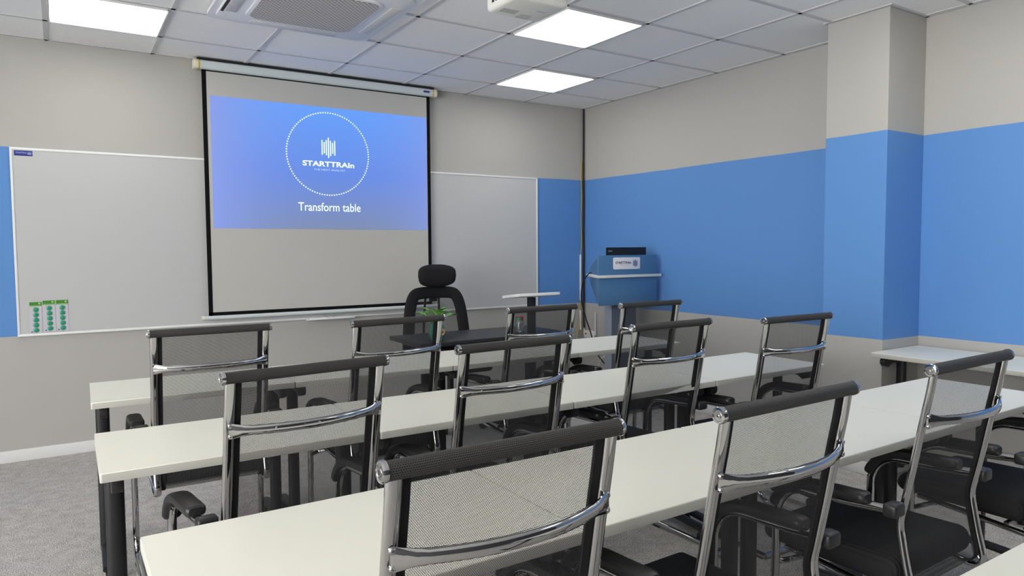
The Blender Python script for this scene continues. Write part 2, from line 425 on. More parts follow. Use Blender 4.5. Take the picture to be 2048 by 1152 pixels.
# ------------------------------------------------------------------ ceiling cassette air conditioner
t = thing('cassette_air_conditioner', 'white square ceiling cassette air conditioner with perforated intake grille', 'air conditioner', (-3.085, -1.545, H))
bm = bmesh.new(); prism(bm, rrect(0.93, 0.93, 0.05), 'z', -0.022, -0.0005); prism(bm, rrect(0.86, 0.86, 0.09, 8), 'z', -0.034, -0.02, 0.004); obj('panel', bm, 'acwhite', t)
bm = bmesh.new(); prism(bm, rrect(0.60, 0.60, 0.07, 8), 'z', -0.042, -0.033, 0.003); fr = obj('grille_frame', bm, 'acwhite', t)
bm = bmesh.new(); uvl = bm.loops.layers.uv.new('UVMap')
g0, g1 = rrect(0.56, 0.56, 0.06, 8), rrect(0.56, 0.56, 0.06, 8)
va = [bm.verts.new((a, b, -0.0445)) for a, b in g0]; vb = [bm.verts.new((a, b, -0.038)) for a, b in g1]
bm.faces.new(va)
for i in range(len(va)): bm.faces.new((va[i], vb[i], vb[(i + 1) % len(va)], va[(i + 1) % len(va)]))
for f in bm.faces:
    for l in f.loops: l[uvl].uv = (l.vert.co.x, l.vert.co.y)
obj('intake_grille', bm, 'grille', t)
for k in range(4):
    bm = bmesh.new(); box(bm, -0.25, 0.25, 0.345, 0.405, -0.038, -0.033, 0.002)
    bm.transform(Matrix.Rotation(k * PI / 2, 4, 'Z')); obj('louver', bm, 'acgrey', t)
    if k != 1: continue
    bm = bmesh.new(); box(bm, -0.27, 0.27, 0.408, 0.424, -0.0352, -0.0335); bm.transform(Matrix.Rotation(k * PI / 2, 4, 'Z')); obj('air_slot', bm, 'dark', t)

# ------------------------------------------------------------------ projector
t = thing('projector', 'white projector hanging from the ceiling beside a lit panel', 'projector', (-2.46, -2.675, 2.40))
bm = bmesh.new(); box(bm, -0.145, 0.145, -0.125, 0.125, 0.0, 0.105, 0.022, 4); obj('body', bm, 'projw', t)
bm = bmesh.new(); box(bm, -0.09, 0.125, -0.1275, -0.12, 0.022, 0.09, 0.003); pp = obj('port_panel', bm, 'projw', t)
for i, (x, z, w2, h2) in enumerate([(-.07, .04, .02, .012), (-.035, .04, .014, .014), (-.01, .042, .012, .012), (.015, .038, .022, .010), (.045, .04, .012, .012), (.065, .037, .010, .008), (.09, .05, .022, .022), (.11, .034, .005, .005), (-.06, .07, .03, .014), (-.01, .07, .03, .012), (.04, .07, .024, .012), (.09, .078, .02, .008)]):
    bm = bmesh.new(); box(bm, x - w2 / 2, x + w2 / 2, -0.129, -0.126, z - h2 / 2, z + h2 / 2, 0.001, 1); obj('port', bm, 'dark', pp)
bm = bmesh.new(); cyl(bm, (-0.06, 0.11, 0.055), (-0.06, 0.145, 0.055), 0.034); ln = obj('lens_barrel', bm, 'blackp', t)
bm = bmesh.new(); cyl(bm, (-0.06, 0.145, 0.055), (-0.06, 0.148, 0.055), 0.026); obj('lens', bm, 'glass', ln)
for (x, y, w2, d2) in ((-.07, .045, .085, .05), (.03, .06, .06, .018), (.03, .09, .07, .03), (.06, -.02, .05, .012)):
    bm = bmesh.new(); box(bm, x - w2 / 2, x + w2 / 2, y - d2 / 2, y + d2 / 2, -0.0006, 0.002); obj('underside_label', bm, 'projg', t)
for k in range(5):
    bm = bmesh.new(); box(bm, -0.1465, -0.143, -0.07 + k * .03, -0.052 + k * .03, 0.03, 0.075); obj('vent', bm, 'dark', t)
bm = bmesh.new(); cyl(bm, (0, 0, 0.1), (0, 0, H - 2.40 - 0.012), 0.018); box(bm, -.07, .07, -.07, .07, 0.103, 0.109); obj('mount_pole', bm, 'white', t)
bm = bmesh.new(); cyl(bm, (0, 0, H - 2.40 - 0.014), (0, 0, H - 2.40), 0.06, 28); obj('ceiling_flange', bm, 'white', t)

# ------------------------------------------------------------------ whiteboard
t = thing('whiteboard', 'long white enamel whiteboard on the front wall behind the projection screen', 'whiteboard', (-2.54, 0, 0.79))
WX0, WX1, WZ1 = -1.98, 1.983, 1.18
bm = bmesh.new(); box(bm, WX0 + .01, WX1 - .01, -0.016, -0.002, 0.01, WZ1 - .01); obj('writing_surface', bm, 'board', t)
bm = bmesh.new()
box(bm, WX0, WX1, -0.021, -0.001, 0, 0.016, 0.003); box(bm, WX0, WX1, -0.021, -0.001, WZ1 - .016, WZ1, 0.003)
box(bm, WX0, WX0 + .014, -0.021, -0.001, 0.01, WZ1 - .01, 0.003); box(bm, WX1 - .014, WX1, -0.021, -0.001, 0.01, WZ1 - .01, 0.003)
obj('frame', bm, 'boardframe', t)
bm = bmesh.new(); prism(bm, [(-0.001, -0.012), (-0.085, 0.0), (-0.085, 0.016), (-0.079, 0.016), (-0.077, 0.006), (-0.021, 0.012), (-0.001, 0.012)], 'x', -0.17, 0.19, 0.001); obj('pen_tray', bm, 'boardframe', t)
bm = bmesh.new(); box(bm, -1.957, -1.862, -0.0175, -0.0155, 1.128, 1.160, 0.0005, 1); lb = obj('corner_label', bm, 'royal', t)
bm = shift(text_bm('STARTTRAIn', 0.056, 0.0085, 0.01, 0.0006), -1.919, -0.0176, 1.147); obj('lettering', bm, 'lilac', lb)
bm = shift(bars_bm(0.020, 0.022, 0.0006), -1.877, -0.0176, 1.144); obj('bar_emblem', bm, 'lilac', lb)

# magnet cards
def magnet_card(dx, dz, label, tilt=0.0, first=[None]):
    if first[0] is None:
        t = thing('magnet_card', label, 'magnets', group='magnet cards on the whiteboard')
        bm = bmesh.new(); box(bm, -0.0325, 0.0325, -0.002, 0, -0.1, 0.1, 0.0005, 1); obj('backing_card', bm, 'card', t)
        bm = bmesh.new(); box(bm, -0.0325, 0.0325, -0.0028, -0.0015, 0.073, 0.1); hd = obj('header', bm, 'green', t)
        bm = bmesh.new(); cyl(bm, (0.02, -0.0028, 0.09), (0.02, -0.0034, 0.09), 0.006, 12); obj('header_mark', bm, 'lime', hd)
        bm = bmesh.new(); box(bm, -.031, .031, -0.0033, -0.0025, 0.0755, 0.0785); obj('header_stripe', bm, 'lime', hd)
        for k in range(5):
            bm = bmesh.new(); b2 = bmesh.new(); lathe(b2, [(0.0145, 0), (0.0145, 0.006), (0.012, 0.008), (0.004, 0.0085)], 20)
            merge(bm, b2, Matrix.Translation((0.0, -0.002, 0.052 - k * 0.0325)) @ Matrix.Rotation(PI / 2, 4, 'X')); obj('magnet', bm, 'magnet', t)
        bm = bmesh.new(); box(bm, -0.026, -0.018, -0.0026, -0.0018, -0.093, -0.086); obj('price_mark', bm, 'navy', t)
        first[0] = t
    else: t = dup(first[0], (0, 0, 0), 0, label, 'magnet cards on the whiteboard')
    t.location = (dx, -0.0165, dz); t.rotation_euler = (0, tilt, 0)
magnet_card(-4.422, 0.905, 'card of five green magnets, leftmost of three on the whiteboard', 0.01)
magnet_card(-4.350, 0.912, 'card of five green magnets, middle one of three on the whiteboard', -0.015)
magnet_card(-4.280, 0.912, 'card of five green magnets, rightmost of three on the whiteboard')

# ------------------------------------------------------------------ projection screen
t = thing('projection_screen', 'pull-down projection screen with black borders showing a blue slide', 'projection screen', (-2.54, -0.06, 0))
bm = bmesh.new(); prism(bm, rrect(0.075, 0.06, 0.018, 4, 0.0, 2.604), 'x', -0.895, 0.895); obj('casing', bm, 'casing', t)
for s in (-1, 1):
    bm = bmesh.new(); prism(bm, rrect(0.079, 0.064, 0.02, 4, 0.0, 2.604), 'x', s * 0.893, s * 0.925, 0.003); ec = obj('end_cap', bm, 'cream', t)
    bm = bmesh.new(); prism(bm, rrect(0.0785, 0.0635, 0.02, 4, 0.0, 2.604), 'x', s * 0.886, s * 0.895); obj('tape', bm, 'yellow', ec)
    bm = bmesh.new(); box(bm, s * 0.88 - .012, s * 0.88 + .012, 0.02, 0.06, 2.59, 2.64); obj('bracket', bm, 'blackm', t)
bm = bmesh.new(); box(bm, -0.90, 0.90, -0.030, 0.0375, 2.633, 2.6475); obj('shadow_gap_strip', bm, 'blackm', t)  # black strip stands in for the shade between casing and ceiling
bm = bmesh.new(); box(bm, 0.80, 0.855, -0.0385, -0.036, 2.598, 2.613, 0.0005, 1); obj('casing_label', bm, 'royal', t)
bm = bmesh.new(); box(bm, -0.845, 0.845, 0.0, 0.0008, 0.88, 2.58); obj('fabric', bm, 'screen', t)
bm = bmesh.new()
box(bm, -0.872, -0.843, -0.0006, 0.0012, 0.862, 2.578); box(bm, 0.843, 0.872, -0.0006, 0.0012, 0.862, 2.578)
box(bm, -0.872, 0.872, -0.0006, 0.0012, 0.862, 0.886); box(bm, -0.872, 0.872, -0.0006, 0.0012, 2.566, 2.578); obj('black_border', bm, 'screenblack', t)
bm = bmesh.new(); cyl(bm, (-0.90, 0, 0.847), (0.90, 0, 0.847), 0.0145, 16); br = obj('bottom_bar', bm, 'casing', t)
for s in (-1, 1):
    bm = bmesh.new(); cyl(bm, (s * 0.90, 0, 0.847), (s * 0.918, 0, 0.847), 0.0155, 16); obj('bar_cap', bm, 'cream', br)
bm = bmesh.new(); tube(bm, [(-0.045, -0.008, 0.836), (-0.052, -0.012, 0.822), (-0.02, -0.013, 0.806), (0.0, -0.013, 0.803), (0.02, -0.013, 0.806), (0.05, -0.012, 0.822), (0.043, -0.008, 0.836)], 0.002, 8); obj('pull_handle', bm, 'silver', br)
# the slide
bm = bmesh.new(); uvl = bm.loops.layers.uv.new('UVMap')
SX0, SX1, SZ0, SZ1 = -0.823, 0.838, 1.479, 2.402
vs = [bm.verts.new(c) for c in ((SX0, -0.0014, SZ0), (SX1, -0.0014, SZ0), (SX1, -0.0014, SZ1), (SX0, -0.0014, SZ1))]
f = bm.faces.new(vs)
for l, q in zip(f.loops, ((0, 0), (1, 0), (1, 1), (0, 1))): l[uvl].uv = q
sl = obj('projected_slide', bm, 'slide', t, fix=False)
bm = bmesh.new()
for k in range(104):
    a = 2 * PI * k / 104; x, z = 0.013 + 0.318 * math.cos(a), 2.05 + 0.311 * math.sin(a)
    prism(bm, [(x + .0056 * math.cos(b * PI / 4), z + .0056 * math.sin(b * PI / 4)) for b in range(8)], 'y', -0.0018, -0.0024)
obj('dotted_circle', bm, 'glow', sl)
obj('bar_emblem', shift(bars_bm(0.108, 0.156), 0.012, -0.0018, 2.098), 'glow', sl)
obj('lettering', shift(text_bm('STARTTRAIn', 0.402, 0.040, 0.028), 0.013, -0.0018, 1.974), 'glow', sl)
obj('small_lettering', shift(text_bm('THE NEXT ANALYST', 0.245, 0.014, 0.0), 0.020, -0.0018, 1.930), 'faint', sl)
obj('caption', shift(text_bm('Transform table', 0.486, 0.064, 0.004), 0.016, -0.0018, 1.648), 'glow', sl)

# ------------------------------------------------------------------ training tables
TZ = 0.736
def make_table(name, label, w2, d2, top_m, edge_m, zt, group):
    t = thing(name, label, 'table', group=group)
    bm = bmesh.new(); prism(bm, rrect(w2 - .002, d2 - .002, 0.005, 3), 'z', zt - 0.0025, zt); tp = obj('tabletop', bm, top_m, t)
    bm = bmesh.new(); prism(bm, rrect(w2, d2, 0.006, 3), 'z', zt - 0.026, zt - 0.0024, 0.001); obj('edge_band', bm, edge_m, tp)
    px = w2 / 2 - 0.042
    for s in (-1, 1):
        bm = bmesh.new(); sweep(bm, [Vector((s * px, 0, 0.06)), Vector((s * px, 0, zt - .05))], ell(0.026, 0.02, 16, 2.6), side=(1, 0, 0)); obj('post', bm, 'blackm', t)
        bm = bmesh.new(); L = d2 * 0.36; zb = zt - 0.0265
        prism(bm, [(-L, zb), (L, zb)] + arc((L, zb - .026), 0.026, 90, -90, 6)[1:] + [(L - .02, zb - .058), (L - .05, zb - .04), (-L + .05, zb - .04), (-L + .02, zb - .058)] + arc((-L, zb - .026), 0.026, 270, 90, 6)[:-1], 'x', s * px - .014, s * px + .014, 0.002); obj('top_bracket', bm, 'blackp', t)
        bm = bmesh.new(); sweep(bm, smooth_path([(s * px, -d2 / 2 + .01, 0.062), (s * px, -.1, 0.072), (s * px, 0, 0.076), (s * px, .1, 0.072), (s * px, d2 / 2 - .01, 0.062)], 3), ell(0.024, 0.014, 12, 2.6), side=(1, 0, 0)); ft = obj('foot', bm, 'blackm', t)
        for q in (-1, 1):
            bm = bmesh.new(); y = q * (d2 / 2 - .03)
            cyl(bm, (s * px - .014, y, 0.025), (s * px - .004, y, 0.025), 0.025, 18); cyl(bm, (s * px + .004, y, 0.025), (s * px + .014, y, 0.025), 0.025, 18)
            cyl(bm, (s * px, y, 0.03), (s * px, y, 0.06), 0.007, 10); cyl(bm, (s * px - .014, y, 0.025), (s * px + .014, y, 0.025), 0.006, 10); obj('caster', bm, 'blackp', ft)
    bm = bmesh.new(); box(bm, -px, px, -0.012, 0.012, zt - 0.066, zt - 0.044, 0.003); obj('crossbar', bm, 'blackm', t)
    return t
TW, TD, TP = 0.785, 0.49, 0.7875
rows = [('front', -4.197, -1.965, -0.022, 4), ('middle', -4.213, -2.990, -0.011, 4), ('rear', -4.165, -4.000, 0.004, 4)]
pos = ['leftmost', 'second from left', 'third from left', 'rightmost']
t0 = None
for rn, x0, yc, sl_, n in rows:
    rowname = {'front': 'row of tables nearest the screen', 'middle': 'middle row of tables', 'rear': 'row before the nearest chairs'}[rn]
    for k in range(n):
        x = x0 + TP * k + TW / 2; lab = 'white rectangular table, %s in the %s' % (pos[k], rowname)
        loc = (x, yc + sl_ * (x - x0), 0); rz = math.atan(sl_)
        if t0 is None:
            t0 = make_table('training_table', lab, TW, TD, 'top', 'edge', TZ, 'white tables in rows'); t0.location = loc; t0.rotation_euler.z = rz
        else: dup(t0, loc, rz, lab, 'white tables in rows')
dup(t0, (-2.965, -5.012, 0), 0, 'white table at the very bottom right, nearest the camera, only its corner showing', 'white tables in rows')
dup(t0, (-0.262, PY2 - .004 - TW / 2, 0), PI / 2, 'white table pushed against the right wall beside the pillar', 'white tables in rows')

# ------------------------------------------------------------------ mesh chairs
HW = 0.2275
PROF = [(0.0, 1.01), (0.009, 0.95), (0.024, 0.87), (0.046, 0.745), (0.066, 0.64), (0.076, 0.585), (0.068, 0.53), (0.056, 0.47), (0.044, 0.42)]
def make_chair(label, group):
    t = thing('conference_chair', label, 'chair', group=group)
    # head roll
    bm = bmesh.new(); uvl = bm.loops.layers.uv.new('UVMap'); n = 28; R = 0.0152; x0, x1 = -HW + .006, HW - .006
    A = [bm.verts.new((x0, R * math.cos(2 * PI * i / n), 1.01 + R * math.sin(2 * PI * i / n))) for i in range(n)]
    B = [bm.verts.new((x1, R * math.cos(2 * PI * i / n), 1.01 + R * math.sin(2 * PI * i / n))) for i in range(n)]
    for i in range(n):
        f = bm.faces.new((A[i], B[i], B[(i + 1) % n], A[(i + 1) % n])); us = (x0, x1, x1, x0); ks = (i, i, i + 1, i + 1)
        for l, a, k in zip(f.loops, us, ks): l[uvl].uv = (a + 5, k * 2 * PI * R / n)
    obj('head_roll', bm, 'roll', t)
    for s in (-1, 1):
        bm = bmesh.new(); b2 = bmesh.new(); lathe(b2, [(0.0166, 0), (0.0166, 0.007), (0.0152, 0.0095), (0.0115, 0.010), (0.0105, 0.0085), (0.0068, 0.0085), (0.0063, 0.010), (0.0034, 0.010), (0.0028, 0.006)], 28)
        merge(bm, b2, Matrix.Translation((s * (HW - .0075), 0, 1.01)) @ Matrix.Rotation(s * PI / 2, 4, 'Y')); obj('end_cap', bm, 'chrome', t)
    # side posts down to the curl under the seat and forward seat rail
    rail = PROF + [(0.040, 0.395), (0.046, 0.377), (0.064, 0.368), (0.10, 0.370), (0.20, 0.380), (0.34, 0.392), (0.42, 0.397)]
    for s in (-1, 1):
        bm = bmesh.new(); sweep(bm, smooth_path([(s * (HW - .021), y, z) for y, z in rail], 4), ell(0.0138, 0.0085, 18, 2.15), side=(1, 0, 0)); obj('side_post', bm, 'chrome', t)
    # mesh back
    bm = bmesh.new(); uvl = bm.loops.layers.uv.new('UVMap')
    sheet = [(y + .006, z) for y, z in PROF] + [(0.058, 0.392), (0.085, 0.380), (0.14, 0.384)]
    P = smooth_path([(0, y, z) for y, z in sheet], 4); xs = [-0.192 + 0.384 * i / 8 for i in range(9)]; d = 0; rows_ = []
    for i, q in enumerate(P):
        if i: d += (q - P[i - 1]).length
        rows_.append((d, [bm.verts.new((x, q.y, q.z)) for x in xs]))
    for (d0, r0), (d1, r1) in zip(rows_, rows_[1:]):
        for j in range(8):
            f = bm.faces.new((r0[j], r0[j + 1], r1[j + 1], r1[j]))
            for l, q in zip(f.loops, ((xs[j], d0), (xs[j + 1], d0), (xs[j + 1], d1), (xs[j], d1))): l[uvl].uv = (q[0] + 5, q[1] + 5)
    bk = obj('mesh_back', bm, 'mesh', t)
    for s in (-1, 1):
        bm = bmesh.new(); sweep(bm, [Vector((s * 0.1855, q.y, q.z)) for q in P[:-4]], [(-.0085, -.003), (.0085, -.003), (.0085, .003), (-.0085, .003)], side=(1, 0, 0)); obj('hem', bm, 'hem', bk)
    # lumbar brace
    bm = bmesh.new(); pts = []
    for i in range(25):
        a = -1 + 2 * i / 24; x = a * (HW - .017); k = 1 - abs(a) ** 2.6
        pts.append(Vector((x, 0.012 - 0.048 * k * (0.55 + 0.45 * (1 - a * a)), 0.873)))
    ring = []
    for i, q in enumerate(pts):
        a = abs(-1 + 2 * i / 24); hh = 0.0125 if a < .8 else 0.0125 + (a - .8) / .2 * 0.0085; th = 0.008 if a < .8 else 0.008 - (a - .8) / .2 * 0.0055
        ring.append([bm.verts.new((q.x, q.y + c * th, q.z + e * hh)) for c, e in ell(1, 1, 14, 2.4)])
    for A, B in zip(ring, ring[1:]):
        for j in range(14): bm.faces.new((A[j], A[(j + 1) % 14], B[(j + 1) % 14], B[j]))
    bm.faces.new(ring[0][::-1]); bm.faces.new(ring[-1])
    br = obj('back_brace', bm, 'chrome', t)
    for s in (-1, 1):
        for dz in (-.0135, .0135):
            bm = bmesh.new(); b2 = bmesh.new(); lathe(b2, [(0.0068, 0), (0.0068, 0.003), (0.0050, 0.0055), (0.0025, 0.0055), (0.002, 0.0035)], 14)
            merge(bm, b2, Matrix.Translation((s * (HW - .021), 0.0125, 0.873 + dz)) @ Matrix.Rotation(PI / 2, 4, 'X')); obj('bolt', bm, 'chrome', br)
    # seat cushion
    bm = bmesh.new(); box(bm, -0.222, 0.222, 0.075, 0.505, 0.398, 0.476, 0.032, 5)
    for v in bm.verts:
        if v.co.z > 0.44: v.co.z += 0.012 * (1 - (v.co.x / 0.222) ** 2) - 0.02 * max(0, (v.co.y - 0.40) / 0.1) ** 2
    obj('seat_cushion', bm, 'seat', t)
    # bow legs with arms
    AX = 0.262
    for s in (-1, 1):
        path = [(0.066, 0.632), (0.11, 0.628), (0.18, 0.621), (0.26, 0.617)] + arc((0.315, 0.513), 0.102, 88, 0, 7) + [(0.419, 0.38), (0.423, 0.22), (0.426, 0.10)] + arc((0.346, 0.094), 0.08, -6, -90, 6) + [(0.26, 0.0135), (0.10, 0.0135), (-0.06, 0.0135)]
        bm = bmesh.new(); sweep(bm, smooth_path([(s * AX, y, z) for y, z in path], 3), ell(0.013, 0.013, 12)); lg = obj('bow_leg', bm, 'chrome', t)
        pad = [(0.135, 0.644), (0.165, 0.6435), (0.24, 0.6395), (0.31, 0.6350), (0.372, 0.613), (0.408, 0.575), (0.420, 0.548)]
        pp = smooth_path([(s * AX, y, z) for y, z in pad], 4); k = len(pp)
        bm = bmesh.new(); sweep(bm, pp, ell(0.027, 0.0155, 14, 3.2), side=(1, 0, 0), scale=[0.72 if i == 0 else (0.93 if i == 1 else (0.85 if i == k - 1 else 1)) for i in range(k)]); obj('arm_pad', bm, 'blackp', lg)
        bm = bmesh.new(); box(bm, min(s * .228, s * .281), max(s * .228, s * .281), 0.050, 0.088, 0.614, 0.651, 0.009, 3); cl = obj('arm_clamp', bm, 'blackp', lg)
        bm = bmesh.new(); cyl(bm, (s * .262, 0.051, 0.632), (s * .262, 0.047, 0.632), 0.006, 12); obj('screw', bm, 'chrome', cl)
        for y in (0.33, -0.03):
            bm = bmesh.new(); box(bm, s * AX - .014, s * AX + .014, y - .02, y + .02, 0.0, 0.006, 0.002, 1); obj('floor_glide', bm, 'blackp', lg)
    bm = bmesh.new(); cyl(bm, (-AX, -0.055, 0.0135), (AX, -0.055, 0.0135), 0.0125, 12); obj('floor_crossbar', bm, 'chrome', t)
    bm = bmesh.new()
    for y, z in ((0.13, 0.386), (0.36, 0.386)):
        cyl(bm, (-HW + .02, y, z), (HW - .02, y, z), 0.009, 10)
    for s in (-1, 1): tube(bm, [(s * 0.20, 0.36, 0.386), (s * 0.235, 0.38, 0.380), (s * AX, 0.421, 0.36)], 0.009, 8)
    obj('seat_frame', bm, 'chrome', t)
    return t
chairs = [
    (-3.788, -2.400, -0.5, 'black mesh chair with chrome frame, leftmost in the row nearest the screen'),
    (-3.033, -2.505, 3.4, 'black mesh chair with chrome frame in front of the potted plant on the black desk'),
    (-2.168, -2.376, 1.4, 'black mesh chair with chrome frame in front of the small tilted stand'),
    (-1.503, -2.484, -0.6, 'black mesh chair with chrome frame in front of the blue podium'),
    (-3.733, -3.515, 5.5, 'black mesh chair with chrome frame, leftmost at the middle row of tables'),
    (-3.020, -3.427, 2.7, 'black mesh chair with chrome frame, second from left at the middle row of tables'),
    (-2.186, -3.316, 1.1, 'black mesh chair with chrome frame, third from left at the middle row of tables'),
    (-1.542, -3.445, -2.0, 'black mesh chair with chrome frame, rightmost at the middle row of tables'),
    (-3.683, -4.436, 0.6, 'large nearest mesh chair with chrome frame at the bottom centre of the photo'),
    (-3.020, -4.472, 1.2, 'black mesh chair with chrome frame between the two other nearest chairs'),
    (-2.198, -4.446, 1.1, 'black mesh chair with chrome frame seen almost whole in front of the wall-side table'),
    (-1.410, -4.440, 0.0, 'black mesh chair cut off at the right edge, only arm and seat showing'),
]
c0 = None
for x, y, a, lab in chairs:
    if c0 is None:
        c0 = make_chair(lab, 'mesh chairs at the white tables'); c0.location = (x, y, 0); c0.rotation_euler.z = math.radians(a)
    else: dup(c0, (x, y, 0), math.radians(a), lab, 'mesh chairs at the white tables')

# ------------------------------------------------------------------ teacher's desk
t = thing('teacher_desk', 'black wooden desk in front of the whiteboard holding a plant and a jar', 'desk', (-1.805, -1.085, 0))
bm = bmesh.new(); box(bm, -0.575, 0.575, -0.25, 0.25, 0.695, 0.725, 0.003, 2); obj('desktop', bm, 'desk', t)
for s in (-1, 1):
    bm = bmesh.new(); box(bm, s * 0.42 - .025, s * 0.42 + .025, -0.02, 0.02, 0.06, 0.66, 0.004); obj('leg', bm, 'blackm', t)
    bm = bmesh.new(); box(bm, s * 0.42 - .025, s * 0.42 + .025, -0.23, 0.23, 0.0, 0.06, 0.01, 3); obj('foot', bm, 'blackm', t)
    bm = bmesh.new(); box(bm, s * 0.42 - .015, s * 0.42 + .015, -0.2, 0.2, 0.655, 0.695, 0.004); obj('top_bracket', bm, 'blackm', t)
bm = bmesh.new(); box(bm, -0.42, 0.42, -0.015, 0.015, 0.62, 0.66, 0.003); obj('crossbar', bm, 'blackm', t)

# plant in teal pot
t = thing('potted_plant', 'small leafy green plant in a teal glass pot on the black desk', 'plant', (-2.232, -1.265, 0.725))
bm = bmesh.new(); lathe(bm, [(0.030, 0), (0.042, 0.006), (0.052, 0.04), (0.053, 0.07), (0.046, 0.10), (0.036, 0.118), (0.038, 0.128), (0.033, 0.128), (0.031, 0.112)], 28); pot = obj('pot', bm, 'teal', t)
bm = bmesh.new(); b2 = bmesh.new(); lathe(b2, [(0.022, 0), (0.022, 0.0015), (0.0215, 0.002)], 20)
ang = math.atan2(-4.1, -2.1) + 0.80
dv = Vector((math.cos(ang), math.sin(ang), 0)); mt_ = Matrix.Translation(dv * 0.0525 + Vector((0, 0, 0.062))) @ dv.to_track_quat('Z', 'Y').to_matrix().to_4x4()
merge(bm, b2, mt_); st = obj('round_sticker', bm, 'tan', pot)
bm = bmesh.new(); b2 = bmesh.new(); lathe(b2, [(0.008, 0.002), (0.008, 0.0028), (0.0075, 0.003)], 14); merge(bm, b2, mt_); obj('sticker_print', bm, 'brownp', st)
rnd = random.Random(5)
for k in range(17):
    a = k * 2.4 + rnd.uniform(-.3, .3); lean = rnd.uniform(0.25, 1.25); L = rnd.uniform(0.09, 0.15) if k < 13 else rnd.uniform(.14, .18)
    base_ = Vector((0.012 * math.cos(a), 0.012 * math.sin(a), 0.11)); dirv = Vector((math.cos(a) * math.sin(lean), math.sin(a) * math.sin(lean), math.cos(lean)))
    tip = base_ + dirv * L * 0.55; mid = base_ + Vector((0, 0, L * .3)) * 0.5 + dirv * L * .25
    bm = bmesh.new(); tube(bm, [base_, mid, tip], 0.0022, 6, 3); sm = obj('stem', bm, 'stem', t)
    # leaf blade: pointed oval with a fold and droop
    ll = rnd.uniform(0.060, 0.095); lw = ll * rnd.uniform(0.30, 0.40); out = Vector((math.cos(a), math.sin(a), 0)); up = Vector((0, 0, 1)); sd = out.cross(up)
    fw = (dirv + out * 0.5).normalized(); bm = bmesh.new(); prev = None
    for i in range(8):
        q = i / 7; w_ = lw * math.sin(PI * min(1, q * 0.93 + .05)) ** 0.8 if i < 7 else 0.0008
        c = tip + fw * ll * q - up * 0.35 * ll * q * q
        row = [bm.verts.new(c + sd * w_ * e + up * abs(e) * w_ * 0.35) for e in (-1, -.5, 0, .5, 1)]
        if prev:
            for j in range(4): bm.faces.new((prev[j], prev[j + 1], row[j + 1], row[j]))
        prev = row
    top = bm.faces[:]
    rr = bmesh.ops.extrude_face_region(bm, geom=top)
    for g in rr['geom']:
        if isinstance(g, bmesh.types.BMVert): g.co.z += 0.0008
    obj('leaf', bm, 'leaf', sm)

# glass jar
t = thing('glass_jar', 'clear glass jar with red and green lid on the black desk', 'jar', (-1.535, -1.19, 0.725))
bm = bmesh.new(); lathe(bm, [(0.026, 0), (0.030, 0.004), (0.030, 0.078), (0.027, 0.086), (0.024, 0.086), (0.027, 0.076), (0.027, 0.008), (0.010, 0.006)], 28); obj('jar_body', bm, 'glass', t)
bm = bmesh.new(); lathe(bm, [(0.029, 0.0865), (0.029, 0.112), (0.026, 0.116), (0.01, 0.117)], 24)
obj('lid', bm, 'red', t)
bm = bmesh.new(); b2 = bmesh.new()
lathe(b2, [(0.0295, 0.088), (0.0295, 0.110)], 24); bmesh.ops.delete(b2, geom=[v for v in b2.verts if v.co.x > -0.004], context='VERTS'); merge(bm, b2); obj('lid_label', bm, 'magnet', t)

# ------------------------------------------------------------------ teacher's chair
t = thing('office_chair', 'black high-back office chair with headrest behind the black desk', 'office chair', (-1.850, -0.52, 0))
def bag(bm, cx, cy, cz, a, b, c, pw=2.6, nu=28, nv=14):
    rings = []
    for j in range(1, nv):
        ph = -PI / 2 + PI * j / nv; cz_, rz = math.copysign(abs(math.sin(ph)) ** (2 / pw), math.sin(ph)), abs(math.cos(ph)) ** (2 / 2.2)
        rings.append([bm.verts.new((cx + a * rz * math.copysign(abs(math.cos(q)) ** (2 / pw), math.cos(q)), cy + b * rz * math.copysign(abs(math.sin(q)) ** (2 / 2.0), math.sin(q)), cz + c * cz_)) for q in [2 * PI * i / nu for i in range(nu)]])
    for A, B in zip(rings, rings[1:]):
        for i in range(nu): bm.faces.new((A[i], A[(i + 1) % nu], B[(i + 1) % nu], B[i]))
    bm.faces.new(rings[0][::-1]); bm.faces.new(rings[-1])
bm = bmesh.new(); bag(bm, 0, 0.0, 0, 0.160, 0.045, 0.088, 3.8); 
for v in bm.verts: v.co.y += 0.25 * v.co.x ** 2 * -4; v.co.x *= 1 - 0.6 * max(0, -v.co.z)
hr = obj('headrest', bm, 'fabric', t, loc=(0, 0.02, 1.118))
bm = bmesh.new(); box(bm, -0.03, 0.03, 0.035, 0.06, -0.20, 0.02, 0.006); obj('headrest_stem', bm, 'blackp', hr)
arch = [(-0.245, 0.46), (-0.243, 0.60), (-0.232, 0.74), (-0.212, 0.88), (-0.178, 0.962), (-0.12, 0.985), (0, 0.988), (0.12, 0.985), (0.178, 0.962), (0.212, 0.88), (0.232, 0.74), (0.243, 0.60), (0.245, 0.46)]
bm = bmesh.new(); pth = smooth_path([(x, 0.03 + 0.05 * (z - .46) - 0.5 * x * x, z) for x, z in arch], 5)
sweep(bm, pth, ell(0.018, 0.046, 14, 2.8), side=(0, 1, 0)); obj('back_frame', bm, 'fabric', t)
bm = bmesh.new(); uvl = bm.loops.layers.uv.new('UVMap')
zz = [0.46 + 0.045 * i for i in range(12)]; pr = None
for z in zz:
    hw = 0.225 - 0.045 * max(0, (z - .6) / .3); rw = [bm.verts.new((hw * (j / 4 - 1), 0.035 + .05 * (z - .46), z)) for j in range(9)]
    if pr:
        for j in range(8):
            f = bm.faces.new((pr[j], pr[j + 1], rw[j + 1], rw[j]))
            for l in f.loops: l[uvl].uv = (l.vert.co.x + 5, l.vert.co.z)
    pr = rw
obj('mesh_back', bm, 'mesh', t)
